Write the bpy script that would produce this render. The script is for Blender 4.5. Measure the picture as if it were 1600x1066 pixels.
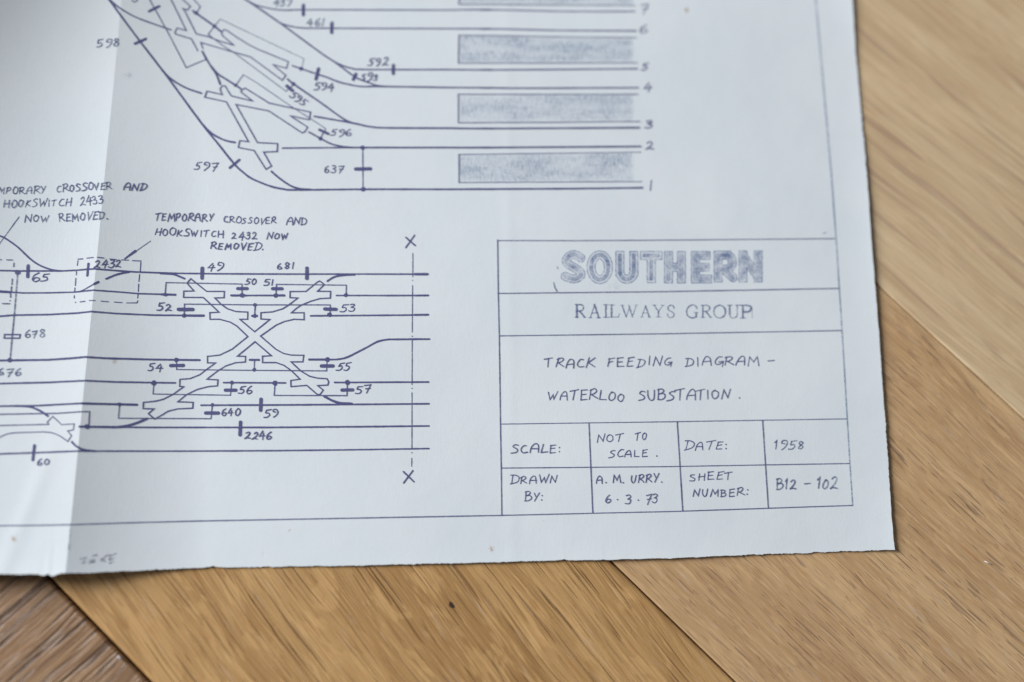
import bpy, math, random
import numpy as np
from mathutils import Matrix, Vector

random.seed(7)
rng = np.random.default_rng(7)
scene = bpy.context.scene
for o in list(bpy.data.objects):
    bpy.data.objects.remove(o)

# ---------------------------------------------------------------- camera
# Real-world units. X runs along the sheet's ruled lines, Y across them, Z up.
FPX, CX, CY = 2000.0, 800.0, 533.0        # lens of 45 mm on a 36 mm sensor, 1600 wide
D = 0.40                                  # metres from lens to the sheet
def _n(v): return v / np.linalg.norm(v)
aX = _n(np.array([24100.0, -343.0, FPX]))
aY = np.array([-290.0, -9033.0, FPX]); aY = _n(aY - aX * aY.dot(aX))
aZ = np.cross(aX, aY)
RW = np.array([aX, aY, aZ])               # camera vector -> world vector
CAM = -D * (RW @ np.array([0, 0, 1.0]))
def ray(x, y):
    return RW @ np.array([(x - CX), (y - CY), FPX])
def on_plane(x, y, z=0.0):
    r = ray(x, y); t = (z - CAM[2]) / r[2]
    p = CAM + r * t
    return p
MM = 0.001
PX = D / FPX                              # about 0.2 mm: size of one traced unit on the sheet

cam_data = bpy.data.cameras.new('camera'); cam = bpy.data.objects.new('camera', cam_data)
scene.collection.objects.link(cam); scene.camera = cam
right, down, fwd = RW @ np.array([1, 0, 0.]), RW @ np.array([0, 1., 0]), RW @ np.array([0, 0, 1.])
m = Matrix(((right[0], -down[0], -fwd[0], CAM[0]), (right[1], -down[1], -fwd[1], CAM[1]),
            (right[2], -down[2], -fwd[2], CAM[2]), (0, 0, 0, 1)))
cam.matrix_world = m
cam_data.sensor_width = 36.0; cam_data.lens = 36.0 * FPX / 1600.0
cam_data.clip_start = 0.01; cam_data.clip_end = 50
cam_data.dof.use_dof = True
_f = on_plane(800, 690)
cam_data.dof.focus_distance = float(np.dot(_f - CAM, fwd))
cam_data.dof.aperture_fstop = 2.6
scene.render.resolution_x = 1024; scene.render.resolution_y = 682

# ---------------------------------------------------------------- light: a window to the upper left, soft room light
world = bpy.data.worlds.new('World'); scene.world = world; world.use_nodes = True
bg = world.node_tree.nodes['Background']
bg.inputs[0].default_value = (0.86, 0.91, 1.0, 1); bg.inputs[1].default_value = 0.16
ld = bpy.data.lights.new('window_light', 'AREA'); ld.shape = 'RECTANGLE'; ld.size = 1.1; ld.size_y = 1.2
ld.energy = 131.0; ld.color = (0.965, 0.985, 1.0)
lo = bpy.data.objects.new('window_light', ld); scene.collection.objects.link(lo)
lo.location = (-2.20, 0.85, 1.05)
lo.rotation_euler = (Vector((0.02, 0, 0)) - lo.location).to_track_quat('-Z', 'Y').to_euler()
scene.view_settings.view_transform = 'Standard'; scene.view_settings.look = 'None'
scene.view_settings.exposure = 0.0; scene.view_settings.gamma = 1.0

# ---------------------------------------------------------------- node helpers
def new_mat(name):
    m = bpy.data.materials.new(name); m.use_nodes = True
    nt = m.node_tree; nt.nodes.clear(); return m, nt
def nd(nt, typ, **kw):
    n = nt.nodes.new(typ)
    for k, v in kw.items():
        if k.startswith('i_'): n.inputs[int(k[2:])].default_value = v
        else: setattr(n, k, v)
    return n
def math_(nt, op, a, b=None, clamp=False):
    n = nt.nodes.new('ShaderNodeMath'); n.operation = op; n.use_clamp = clamp
    for i, v in enumerate((a, b)):
        if v is None: continue
        if isinstance(v, (int, float)): n.inputs[i].default_value = v
        else: nt.links.new(v, n.inputs[i])
    return n.outputs[0]
def maprange(nt, v, a, b, c=0.0, d=1.0):
    n = nt.nodes.new('ShaderNodeMapRange'); n.interpolation_type = 'SMOOTHSTEP'
    nt.links.new(v, n.inputs[0])
    for i, x in enumerate((a, b, c, d)): n.inputs[i + 1].default_value = x
    return n.outputs[0]
def mixc(nt, f, a, b, mode='MIX'):
    n = nt.nodes.new('ShaderNodeMix'); n.data_type = 'RGBA'; n.blend_type = mode
    for sock, v in ((n.inputs[0], f), (n.inputs[6], a), (n.inputs[7], b)):
        if isinstance(v, (int, float)): sock.default_value = v
        elif isinstance(v, tuple): sock.default_value = (*v, 1)
        else: nt.links.new(v, sock)
    return n.outputs[2]
def noise(nt, vec, scale, detail=2, rough=0.5, dist=0.0):
    n = nt.nodes.new('ShaderNodeTexNoise'); n.inputs['Scale'].default_value = scale
    n.inputs['Detail'].default_value = detail; n.inputs['Roughness'].default_value = rough
    n.inputs['Distortion'].default_value = dist
    nt.links.new(vec, n.inputs['Vector']); return n.outputs[0]
def scaled(nt, vec, s, rot=0.0, loc=(0, 0, 0)):
    n = nt.nodes.new('ShaderNodeMapping'); n.inputs['Scale'].default_value = s
    n.inputs['Rotation'].default_value = (0, 0, rot); n.inputs['Location'].default_value = loc
    nt.links.new(vec, n.inputs['Vector']); return n.outputs[0]
def principled(nt, rough=0.6, spec=0.5):
    b = nt.nodes.new('ShaderNodeBsdfPrincipled'); b.inputs['Roughness'].default_value = rough
    b.inputs['Specular IOR Level'].default_value = spec
    o = nt.nodes.new('ShaderNodeOutputMaterial'); nt.links.new(b.outputs[0], o.inputs[0]); return b, o

# ---------------------------------------------------------------- materials
def paper_material():
    m, nt = new_mat('drafting_paper'); b, o = principled(nt, 0.85, 0.2)
    tc = nt.nodes.new('ShaderNodeTexCoord').outputs['Object']
    big = noise(nt, tc, 18, 3, 0.6); fine = noise(nt, tc, 900, 3, 0.7)
    weave = noise(nt, scaled(nt, tc, (1500, 300, 1)), 1, 2, 0.6)
    c = mixc(nt, maprange(nt, big, 0.3, 0.7), (0.694, 0.742, 0.775), (0.738, 0.778, 0.806))
    c = mixc(nt, maprange(nt, fine, 0.25, 0.75, 0, 0.10), c, (0.60, 0.62, 0.66))
    red = noise(nt, scaled(nt, tc, (1, 1, 1), 0, (3, 1, 0)), 45, 2, 0.5)
    c = mixc(nt, maprange(nt, red, 0.55, 0.8, 0, 0.22), c, (0.755, 0.745, 0.79))
    nt.links.new(c, b.inputs['Base Color'])
    bmp = nt.nodes.new('ShaderNodeBump'); bmp.inputs['Strength'].default_value = 0.15; bmp.inputs['Distance'].default_value = 0.00012
    h = math_(nt, 'ADD', fine, math_(nt, 'MULTIPLY', weave, 0.7))
    nt.links.new(h, bmp.inputs['Height'])
    bmp2 = nt.nodes.new('ShaderNodeBump'); bmp2.inputs['Strength'].default_value = 0.25; bmp2.inputs['Distance'].default_value = 0.0004
    nt.links.new(noise(nt, tc, 70, 2, 0.5), bmp2.inputs['Height']); nt.links.new(bmp.outputs[0], bmp2.inputs['Normal'])
    nt.links.new(bmp2.outputs[0], b.inputs['Normal'])
    return m

def ink_material(name, col, alpha, var=0.25, grain=1200, attr=None, rough=0.7):
    m, nt = new_mat(name)
    b = nt.nodes.new('ShaderNodeBsdfPrincipled'); b.inputs['Roughness'].default_value = rough
    b.inputs['Specular IOR Level'].default_value = 0.15
    b.inputs['Base Color'].default_value = (*col, 1)
    t = nt.nodes.new('ShaderNodeBsdfTransparent'); mx = nt.nodes.new('ShaderNodeMixShader')
    o = nt.nodes.new('ShaderNodeOutputMaterial')
    tc = nt.nodes.new('ShaderNodeTexCoord').outputs['Object']
    n1 = noise(nt, tc, grain, 2, 0.7); n2 = noise(nt, tc, 60, 2, 0.5)
    a = math_(nt, 'ADD', maprange(nt, n1, 0.3, 0.7, -var, var * 0.6), maprange(nt, n2, 0.35, 0.65, alpha - var * 0.5, alpha + var * 0.25))
    if attr:
        at = nt.nodes.new('ShaderNodeAttribute'); at.attribute_name = attr
        a = math_(nt, 'MULTIPLY', a, at.outputs['Fac'])
    a = math_(nt, 'ADD', a, 0.0, True)
    nt.links.new(a, mx.inputs[0]); nt.links.new(t.outputs[0], mx.inputs[1]); nt.links.new(b.outputs[0], mx.inputs[2])
    nt.links.new(mx.outputs[0], o.inputs[0])
    return m

def pencil_material():
    m, nt = new_mat('pencil_shading')
    b = nt.nodes.new('ShaderNodeBsdfPrincipled'); b.inputs['Roughness'].default_value = 0.8
    b.inputs['Base Color'].default_value = (0.20, 0.28, 0.44, 1)
    t = nt.nodes.new('ShaderNodeBsdfTransparent'); mx = nt.nodes.new('ShaderNodeMixShader')
    o = nt.nodes.new('ShaderNodeOutputMaterial')
    tc = nt.nodes.new('ShaderNodeTexCoord').outputs['Object']
    hatch = noise(nt, scaled(nt, tc, (2600, 420, 1), 0.9), 1, 3, 0.65)
    blot = noise(nt, scaled(nt, tc, (70, 240, 1), 0.0), 1, 3, 0.6)
    tooth = noise(nt, tc, 2200, 2, 0.7)
    a = math_(nt, 'MULTIPLY', maprange(nt, hatch, 0.34, 0.66, 0.25, 1.0), maprange(nt, blot, 0.34, 0.68, 0.34, 0.95))
    a = math_(nt, 'MULTIPLY', a, maprange(nt, tooth, 0.32, 0.66, 0.25, 1.2))
    at = nt.nodes.new('ShaderNodeAttribute'); at.attribute_name = 'ink'
    a = math_(nt, 'MULTIPLY', a, at.outputs['Fac'], True)
    nt.links.new(a, mx.inputs[0]); nt.links.new(t.outputs[0], mx.inputs[1]); nt.links.new(b.outputs[0], mx.inputs[2])
    nt.links.new(mx.outputs[0], o.inputs[0])
    return m

def wood_material(name, light, mid, dark, pore, grain=0.0, pore_len=16, pore_w=1.1, pore_amt=0.5, fleck=0.3,
                  band=0.6, bump=0.6, seed=0.0, rough=0.42, wave=0.004, streak=0.55, slen=16, glint=0.5, pore_k=0.8):
    """oak: stretched growth bands, fine fibre, dark pore dashes (cells of pore_len x pore_w mm), pale ray flecks"""
    m, nt = new_mat(name); b, o = principled(nt, rough, 0.45)
    tc = nt.nodes.new('ShaderNodeTexCoord').outputs['Object']
    v = scaled(nt, tc, (1, 1, 1), grain, (seed, seed * 0.37, 0))
    # gentle waviness across the grain
    w1 = noise(nt, scaled(nt, v, (9, 22, 1)), 1, 2, 0.5)
    off = nt.nodes.new('ShaderNodeCombineXYZ')
    nt.links.new(math_(nt, 'MULTIPLY', math_(nt, 'SUBTRACT', w1, 0.5), wave * 2), off.inputs[1])
    va = nt.nodes.new('ShaderNodeVectorMath'); va.operation = 'ADD'
    nt.links.new(v, va.inputs[0]); nt.links.new(off.outputs[0], va.inputs[1]); v = va.outputs[0]
    bands = noise(nt, scaled(nt, v, (5, 210, 1)), 1, 4, 0.62, 0.4)
    wide = noise(nt, scaled(nt, v, (7, 42, 1)), 1, 3, 0.55, 0.5)
    fibre = noise(nt, scaled(nt, v, (55, 1500, 1)), 1, 3, 0.7)
    c = mixc(nt, maprange(nt, bands, 0.34, 0.66), light, mid)
    c = mixc(nt, maprange(nt, wide, 0.40, 0.72, 0, band), c, dark)
    c = mixc(nt, maprange(nt, fibre, 0.40, 0.78, 0, 0.55), c, dark)
    c = mixc(nt, maprange(nt, fibre, 0.45, 0.20, 0, 0.45), c, light)
    st1 = noise(nt, scaled(nt, v, (slen, 620, 1), 0, (2.2, 7.7, 0)), 1, 2.5, 0.6)
    st2 = noise(nt, scaled(nt, v, (slen * 1.6, 900, 1), 0, (9.2, 3.7, 0)), 1, 2.0, 0.6)
    c = mixc(nt, maprange(nt, st1, 0.50, 0.64, 0, streak), c, dark)
    c = mixc(nt, maprange(nt, st2, 0.54, 0.68, 0, streak), c, tuple(min(1, x * 1.16) for x in light))
    # flame-shaped pale patches with frayed ends
    fl = math_(nt, 'ADD', noise(nt, scaled(nt, v, (40, 110, 1)), 1, 3, 0.65, 0.6), math_(nt, 'MULTIPLY', math_(nt, 'SUBTRACT', st2, 0.5), 0.35))
    c = mixc(nt, maprange(nt, fl, 0.54, 0.60, 0, fleck), c, tuple(min(1, x * 1.12) for x in light))
    # reddish speckle streaks
    rd = noise(nt, scaled(nt, v, (60, 480, 1), 0, (1.7, 0.4, 0)), 1, 2, 0.6)
    c = mixc(nt, maprange(nt, rd, 0.62, 0.80, 0, 0.55), c, (mid[0] * 0.92, mid[1] * 0.66, mid[2] * 0.55))
    h = None
    for k, (pl, pw, amt) in enumerate(((pore_len, pore_w, pore_amt), (pore_len * 0.45, pore_w * 0.62, pore_amt * 0.8))):
        pn = noise(nt, scaled(nt, v, (700 / pl, 620 / pw, 1), 0, (k * 5.3, k * 2.1, 0)), 1, 1.5, 0.45)
        clus = maprange(nt, noise(nt, scaled(nt, v, (14, 90, 1), 0, (k, 0.3, 0)), 1, 2, 0.5), 0.30, 0.62, 0.25, 1.0)
        p = math_(nt, 'MULTIPLY', maprange(nt, pn, 0.715 - 0.17 * amt, 0.775 - 0.17 * amt), clus)
        c = mixc(nt, math_(nt, 'MULTIPLY', p, pore_k if k == 0 else pore_k * .75), c, pore)
        h = p if h is None else math_(nt, 'ADD', h, math_(nt, 'MULTIPLY', p, 0.6))
    # pinkish-white shine on the grain, painted into the colour as thin streaks
    gl = noise(nt, scaled(nt, v, (70, 900, 1), 0, (4.1, 2.2, 0)), 1, 2, 0.6)
    c = mixc(nt, maprange(nt, gl, 0.60, 0.76, 0, glint), c, (0.60, 0.50, 0.44))
    nt.links.new(c, b.inputs['Base Color'])
    bm = nt.nodes.new('ShaderNodeBump'); bm.inputs['Strength'].default_value = bump; bm.inputs['Distance'].default_value = 0.0003
    hh = math_(nt, 'SUBTRACT', math_(nt, 'MULTIPLY', fibre, 0.8), h)
    hh = math_(nt, 'ADD', hh, math_(nt, 'MULTIPLY', bands, 1.2))
    nt.links.new(hh, bm.inputs['Height']); nt.links.new(bm.outputs[0], b.inputs['Normal'])
    return m

MP = paper_material()
INK = ink_material('blue_black_ink', (0.100, 0.102, 0.235), 0.94, 0.13)
INK_T = ink_material('thin_ink', (0.112, 0.118, 0.255), 0.90, 0.16)
INK_F = ink_material('faded_ink', (0.12, 0.15, 0.27), 0.74, 0.28)
INK_B = ink_material('faded_border_ink', (0.20, 0.27, 0.42), 0.50, 0.25)
STAMP = ink_material('stamp_ink', (0.135, 0.195, 0.375), 1.0, 0.45, 1300, 'ink')
STAMP2 = ink_material('small_stamp_ink', (0.14, 0.18, 0.33), 0.88, 0.40, 1500)
PURP = ink_material('purple_pencil', (0.16, 0.13, 0.22), 0.45, 0.45, 1500)
STAIN = ink_material('brown_stain', (0.52, 0.36, 0.20), 0.55, 0.5, 900, 'ink')
SMUDGE = ink_material('grey_smudge', (0.30, 0.34, 0.42), 0.22, 0.2, 900, 'ink')
PEN = pencil_material()

# ---------------------------------------------------------------- relief of the sheet
BASE = 0.45 * MM
FOLD_H = 3.3 * MM
def fold_h(t):
    t = min(1.15, max(-0.3, t)); return (0.50 + 0.85 * t + 0.20 * t * t) * FOLD_H      # t: 0 at top of view, 1 at the lower edge
F0 = on_plane(190, 0, BASE + fold_h(0.0)); F1 = on_plane(103, 896, BASE + fold_h(1.0))
FD = (F1 - F0)[:2]; FL = np.linalg.norm(FD); FD = FD / FL; FN = np.array([-FD[1], FD[0]])
if FN[0] < 0: FN = -FN                                               # points to the right of the fold
EDGE_R = [(1327, -80), (1332, 0), (1338, 85), (1354.5, 266), (1361, 370), (1375, 536), (1379, 600), (1387, 700), (1393, 800), (1398, 859)]
EDGE_B = [(-420, 905), (-200, 900), (0, 897.5), (30, 898.6), (65, 898), (70, 900), (75, 900.4), (79, 898.5), (82.5, 897.6), (84.5, 902.5), (89, 901.5),
          (94.7, 898.6), (102, 896.8), (150, 895.6), (175, 894.4), (250, 890), (312, 887.5), (327, 886), (332, 884.3), (340, 886), (350, 886.6), (400, 885.8),
          (550, 883.7), (700, 880.5), (800, 878), (830, 876.8), (878, 875.6), (881, 874.0), (884, 875.5), (938, 874.9), (942, 873.7), (946, 874.8), (955, 874.5), (1050, 872), (1200, 865.8), (1268, 864.2), (1272, 863.0), (1330, 861), (1398, 859)]
WR = np.array([on_plane(x, y, BASE + 0.6 * MM)[:2] for x, y in EDGE_R])
WB = np.array([on_plane(x, y, BASE + (0.6 * MM if abs(x - 103) > 60 else 1.8 * MM)) [:2] for x, y in EDGE_B])
WT = on_plane(700, -330)[1]
CR = [on_plane(792, 0)[:2], on_plane(800, 880)[:2]]                   # a faint second fold, flattened out
DG = [on_plane(78, 730)[:2], on_plane(10, 900)[:2]]                   # soft diagonal buckle at the lower left
def seg_side(p, a, b):
    d = b - a; L = np.linalg.norm(d); d = d / L
    return (p[0] - a[0]) * d[1] - (p[1] - a[1]) * d[0], ((p[0] - a[0]) * d[0] + (p[1] - a[1]) * d[1]) / L
def relief(x, y):
    rx, ry = x - F0[0], y - F0[1]
    t = (rx * FD[0] + ry * FD[1]) / FL
    d = rx * FN[0] + ry * FN[1]
    tc = min(1.15, max(-0.3, t)); H = fold_h(t)
    if d >= 0:
        W = (26 + 13 * max(0, tc)) * MM
        z = H * (1 - d / W) ** 1.8 if d < W else 0.0
    else:
        L = (75 + 25 * max(0, tc)) * MM
        z = H * math.exp(d / L)
        q = max(0.0, -d / MM - 1)
        k = 0.0030 * math.exp(-2.5 * max(-0.2, t)) + 0.0013  # upward curl, steepest at the top: shaped to darken the upper-left corner
        z += k * (q ** 2 if q < 45 else 45 ** 2 + 90 * (q - 45)) * MM
    # flattened fold
    s, tt = seg_side((x, y), *CR)
    z += 0.035 * MM * math.exp(-(s / (2.0 * MM)) ** 2)
    # diagonal buckle
    s, tt = seg_side((x, y), *DG)
    if tt > -0.3: z += 0.12 * MM * math.exp(-(s / (2.6 * MM)) ** 2) * min(1, (tt + 0.3) * 2)
    # lifted edges
    dr = (np.interp(-y, -WR[:, 1], WR[:, 0]) - x) / MM
    db = (y - np.interp(x, WB[:, 0], WB[:, 1])) / MM
    z += (0.42 + 0.20 * math.sin(y * 60)) * MM * math.exp(-max(0, dr) / 7.0)
    z += (0.28 + 0.22 * math.sin(x * 38 + 0.8)) * MM * math.exp(-max(0, db) / 6.0)
    # slow waves
    z += 0.10 * MM * math.sin(x * 70 + y * 31) + 0.08 * MM * math.sin(y * 90 - x * 22)
    return z + BASE
def at(x, y):
    """traced point of the drawing -> where it lies on the sheet (x, y in metres)"""
    r = ray(x, y); z = BASE
    for _ in range(7):
        p = CAM + r * ((z - CAM[2]) / r[2]); z = 0.5 * z + 0.5 * relief(p[0], p[1])
    return (p[0], p[1])

# ---------------------------------------------------------------- object helpers
def link(name, verts, faces, mat, parent=None, label=None, smooth=False):
    me = bpy.data.meshes.new(name); me.from_pydata([tuple(map(float, v)) for v in verts], [], faces)
    me.materials.append(mat); me.update()
    if smooth: me.polygons.foreach_set('use_smooth', [True] * len(me.polygons))
    o = bpy.data.objects.new(name, me); scene.collection.objects.link(o)
    if parent is not None: o.parent = parent
    if label: o['label'] = label
    return o

root = bpy.data.objects.new('track_drawing', None); scene.collection.objects.link(root)
root['label'] = 'folded white paper sheet with hand-inked railway track diagram lying on the oak floor'
root['category'] = 'drawing'

# ---------------------------------------------------------------- the paper
def fbm1(n, amp, seed, smooth=3):
    r = np.random.default_rng(seed).normal(0, 1, n + 20)
    k = np.ones(smooth) / smooth
    return (np.convolve(r, k, 'same') * amp)[:n]
NL, NR, NV = 190, 520, 430
left_x = on_plane(-420, 500)[0]
yb = lambda x: np.interp(x, WB[:, 0], WB[:, 1])
yfb = F1[1]
jb = fbm1(NL + NR + 1, 0.060 * MM, 3, 1) * np.clip(fbm1(NL + NR + 1, 3.2, 15, 25) + .5, .1, 1.6) + fbm1(NL + NR + 1, 0.12 * MM, 5, 6)
jr = fbm1(NV + 1, 0.065 * MM, 4, 1) * np.clip(fbm1(NV + 1, 3.0, 16, 25) + .7, .2, 1.6) + fbm1(NV + 1, 0.10 * MM, 6, 5)
verts, faces = [], []
foldTop = F0[:2] + FD * ((WT - F0[1]) / FD[1])
xfb = F0[0] + FD[0] * ((yb(F1[0]) - F0[1]) / FD[1])
tv = np.linspace(0, 1, NV + 1)
for j, t in enumerate(tv):
    for i in range(NL + NR + 1):
        fx = foldTop[0] + (xfb - foldTop[0]) * t
        ynom = WT + (yb(xfb) - WT) * t
        if i <= NL:
            x = left_x + (fx - left_x) * (i / NL)
        else:
            xr = np.interp(-(WT + (WB[-1, 1] - WT) * t), -WR[:, 1], WR[:, 0])
            x = fx + (xr - fx) * ((i - NL) / NR)
        ybx = yb(x)
        if j == NV: ybx += jb[i]
        y = WT + (ybx - WT) * t
        if i == NL + NR: x += jr[j]
        verts.append((x, y, relief(x, y)))
W_ = NL + NR + 1
for j in range(NV):
    for i in range(NL + NR):
        a = j * W_ + i
        faces.append((a, a + W_, a + W_ + 1, a + 1))
# thickness along the free edges: a skirt, then a turned-in underside strip
loop = [NV * W_ + i for i in range(W_)] + [j * W_ + W_ - 1 for j in range(NV - 1, -1, -1)]
b0 = len(verts)
for k in loop: v = verts[k]; verts.append((v[0], v[1], v[2] - 0.03 * MM))
for k in range(len(loop) - 1):
    faces.append((loop[k], b0 + k, b0 + k + 1, loop[k + 1]))
paper = link('paper', verts, faces, MP, root, smooth=False)
sm = [True] * (NV * (NL + NR)) + [False] * (len(loop) - 1)
# facets meeting on the fold stay crisp
me = paper.data
me.polygons.foreach_set('use_smooth', sm)
fold_edges = set()
for j in range(NV): fold_edges.add((j * W_ + NL, (j + 1) * W_ + NL))
ev = np.zeros(len(me.edges) * 2, dtype=np.int32); me.edges.foreach_get('vertices', ev); ev = ev.reshape(-1, 2)
flag = np.zeros(len(me.edges), dtype=bool)
lo_, hi_ = ev.min(1), ev.max(1)
flag |= ((lo_ % W_) == NL) & (hi_ == lo_ + W_) & (hi_ < b0)
at_ = me.attributes.new('sharp_edge', 'BOOLEAN', 'EDGE'); at_.data.foreach_set('value', flag)

# ---------------------------------------------------------------- ink strokes
LIFT = [0]
def lift():
    LIFT[0] = (LIFT[0] + 1) % 60
    return (0.035 + LIFT[0] * 0.0013) * MM
def catmull(pts, n=8):
    P = [pts[0]] + list(pts) + [pts[-1]]; out = []
    for i in range(1, len(P) - 2):
        p0, p1, p2, p3 = (np.array(q, float) for q in P[i - 1:i + 3])
        for k in range(n):
            t = k / n
            out.append(0.5 * ((2 * p1) + (-p0 + p2) * t + (2 * p0 - 5 * p1 + 4 * p2 - p3) * t * t + (-p0 + 3 * p1 - 3 * p2 + p3) * t ** 3))
    out.append(np.array(pts[-1], float)); return out
def resample(pts, step):
    out = [np.array(pts[0], float)]
    for a, b in zip(pts[:-1], pts[1:]):
        a = np.array(a, float); b = np.array(b, float); L = np.linalg.norm(b - a)
        if L < 1e-9: continue
        n = max(1, int(math.ceil(L / step)))
        for k in range(1, n + 1): out.append(a + (b - a) * k / n)
    return out
class Ink:
    """collects pen strokes; build() links them as one mesh lying on the sheet"""
    def __init__(s): s.v = []; s.f = []
    def stroke(s, pts, w, smooth=False, jit=0.12, step=3.0, wob=0.12, closed=False, w2=None):
        # pts traced in drawing units, w in the same units
        if closed: pts = list(pts) + [pts[0]]
        if smooth: pts = catmull(pts)
        q = resample(pts, step)
        q = [np.array(at(*(p + rng.normal(0, wob * 0.35, 2)))) for p in q]
        n = len(q)
        if n < 2: return
        z0 = lift(); base = len(s.v); jw = 0.0
        hw0 = w * PX / 2
        for i, p in enumerate(q):
            d0 = q[i] - q[i - 1] if i > 0 else q[1] - q[0]
            d1 = q[i + 1] - q[i] if i < n - 1 else q[-1] - q[-2]
            d0 = d0 / (np.linalg.norm(d0) + 1e-12); d1 = d1 / (np.linalg.norm(d1) + 1e-12)
            if closed and i in (0, n - 1):
                d0 = q[-1] - q[-2]; d1 = q[1] - q[0]
                d0 = d0 / (np.linalg.norm(d0) + 1e-12); d1 = d1 / (np.linalg.norm(d1) + 1e-12)
            tg = d0 + d1; L = np.linalg.norm(tg)
            tg = d1 if L < 0.3 else tg / L
            c = max(0.45, tg.dot(d1))
            jw = 0.7 * jw + 0.3 * rng.normal(0, 1)
            fr = i / (n - 1)
            hw = hw0 * (1 + jit * jw) * (1 if w2 is None else 1 + (w2 / w - 1) * fr) / c
            nn = np.array([-tg[1], tg[0]])
            for sg in (1, -1):
                e = p + nn * hw * sg
                s.v.append((e[0], e[1], relief(e[0], e[1]) + z0))
        for i in range(n - 1):
            a = base + 2 * i
            s.f.append((a, a + 1, a + 3, a + 2))
        if not closed:
            for end, d in ((0, q[0] - q[1]), (n - 1, q[-1] - q[-2])):
                d = d / (np.linalg.norm(d) + 1e-12); nn = np.array([-d[1], d[0]])
                r = hw0 * (1 if (w2 is None or end == 0) else w2 / w); ids = []
                for k in range(0, 7):
                    a = math.pi / 2 - math.pi * k / 6
                    e = q[end] + d * math.cos(a) * r * 0.9 + nn * math.sin(a) * r
                    ids.append(len(s.v)); s.v.append((e[0], e[1], relief(e[0], e[1]) + z0 + 0.0006 * MM))
                s.f.append(tuple(ids))
        return s
    def dot(s, x, y, r):
        z0 = lift(); c = np.array(at(x, y)); ids = []
        for k in range(14):
            a = 2 * math.pi * k / 14; rr = r * PX * (1 + rng.normal(0, 0.07))
            e = c + np.array([math.cos(a), math.sin(a)]) * rr
            ids.append(len(s.v)); s.v.append((e[0], e[1], relief(e[0], e[1]) + z0))
        s.f.append(tuple(ids)); return s
    def build(s, name, mat=INK, parent=root, label=None):
        return link(name, s.v, s.f, mat, parent, label)
def line(name, pts, w, mat=INK, smooth=False, parent=root, label=None, **k):
    i = Ink(); i.stroke(pts, w, smooth, **k); return i.build(name, mat, parent, label)

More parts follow.
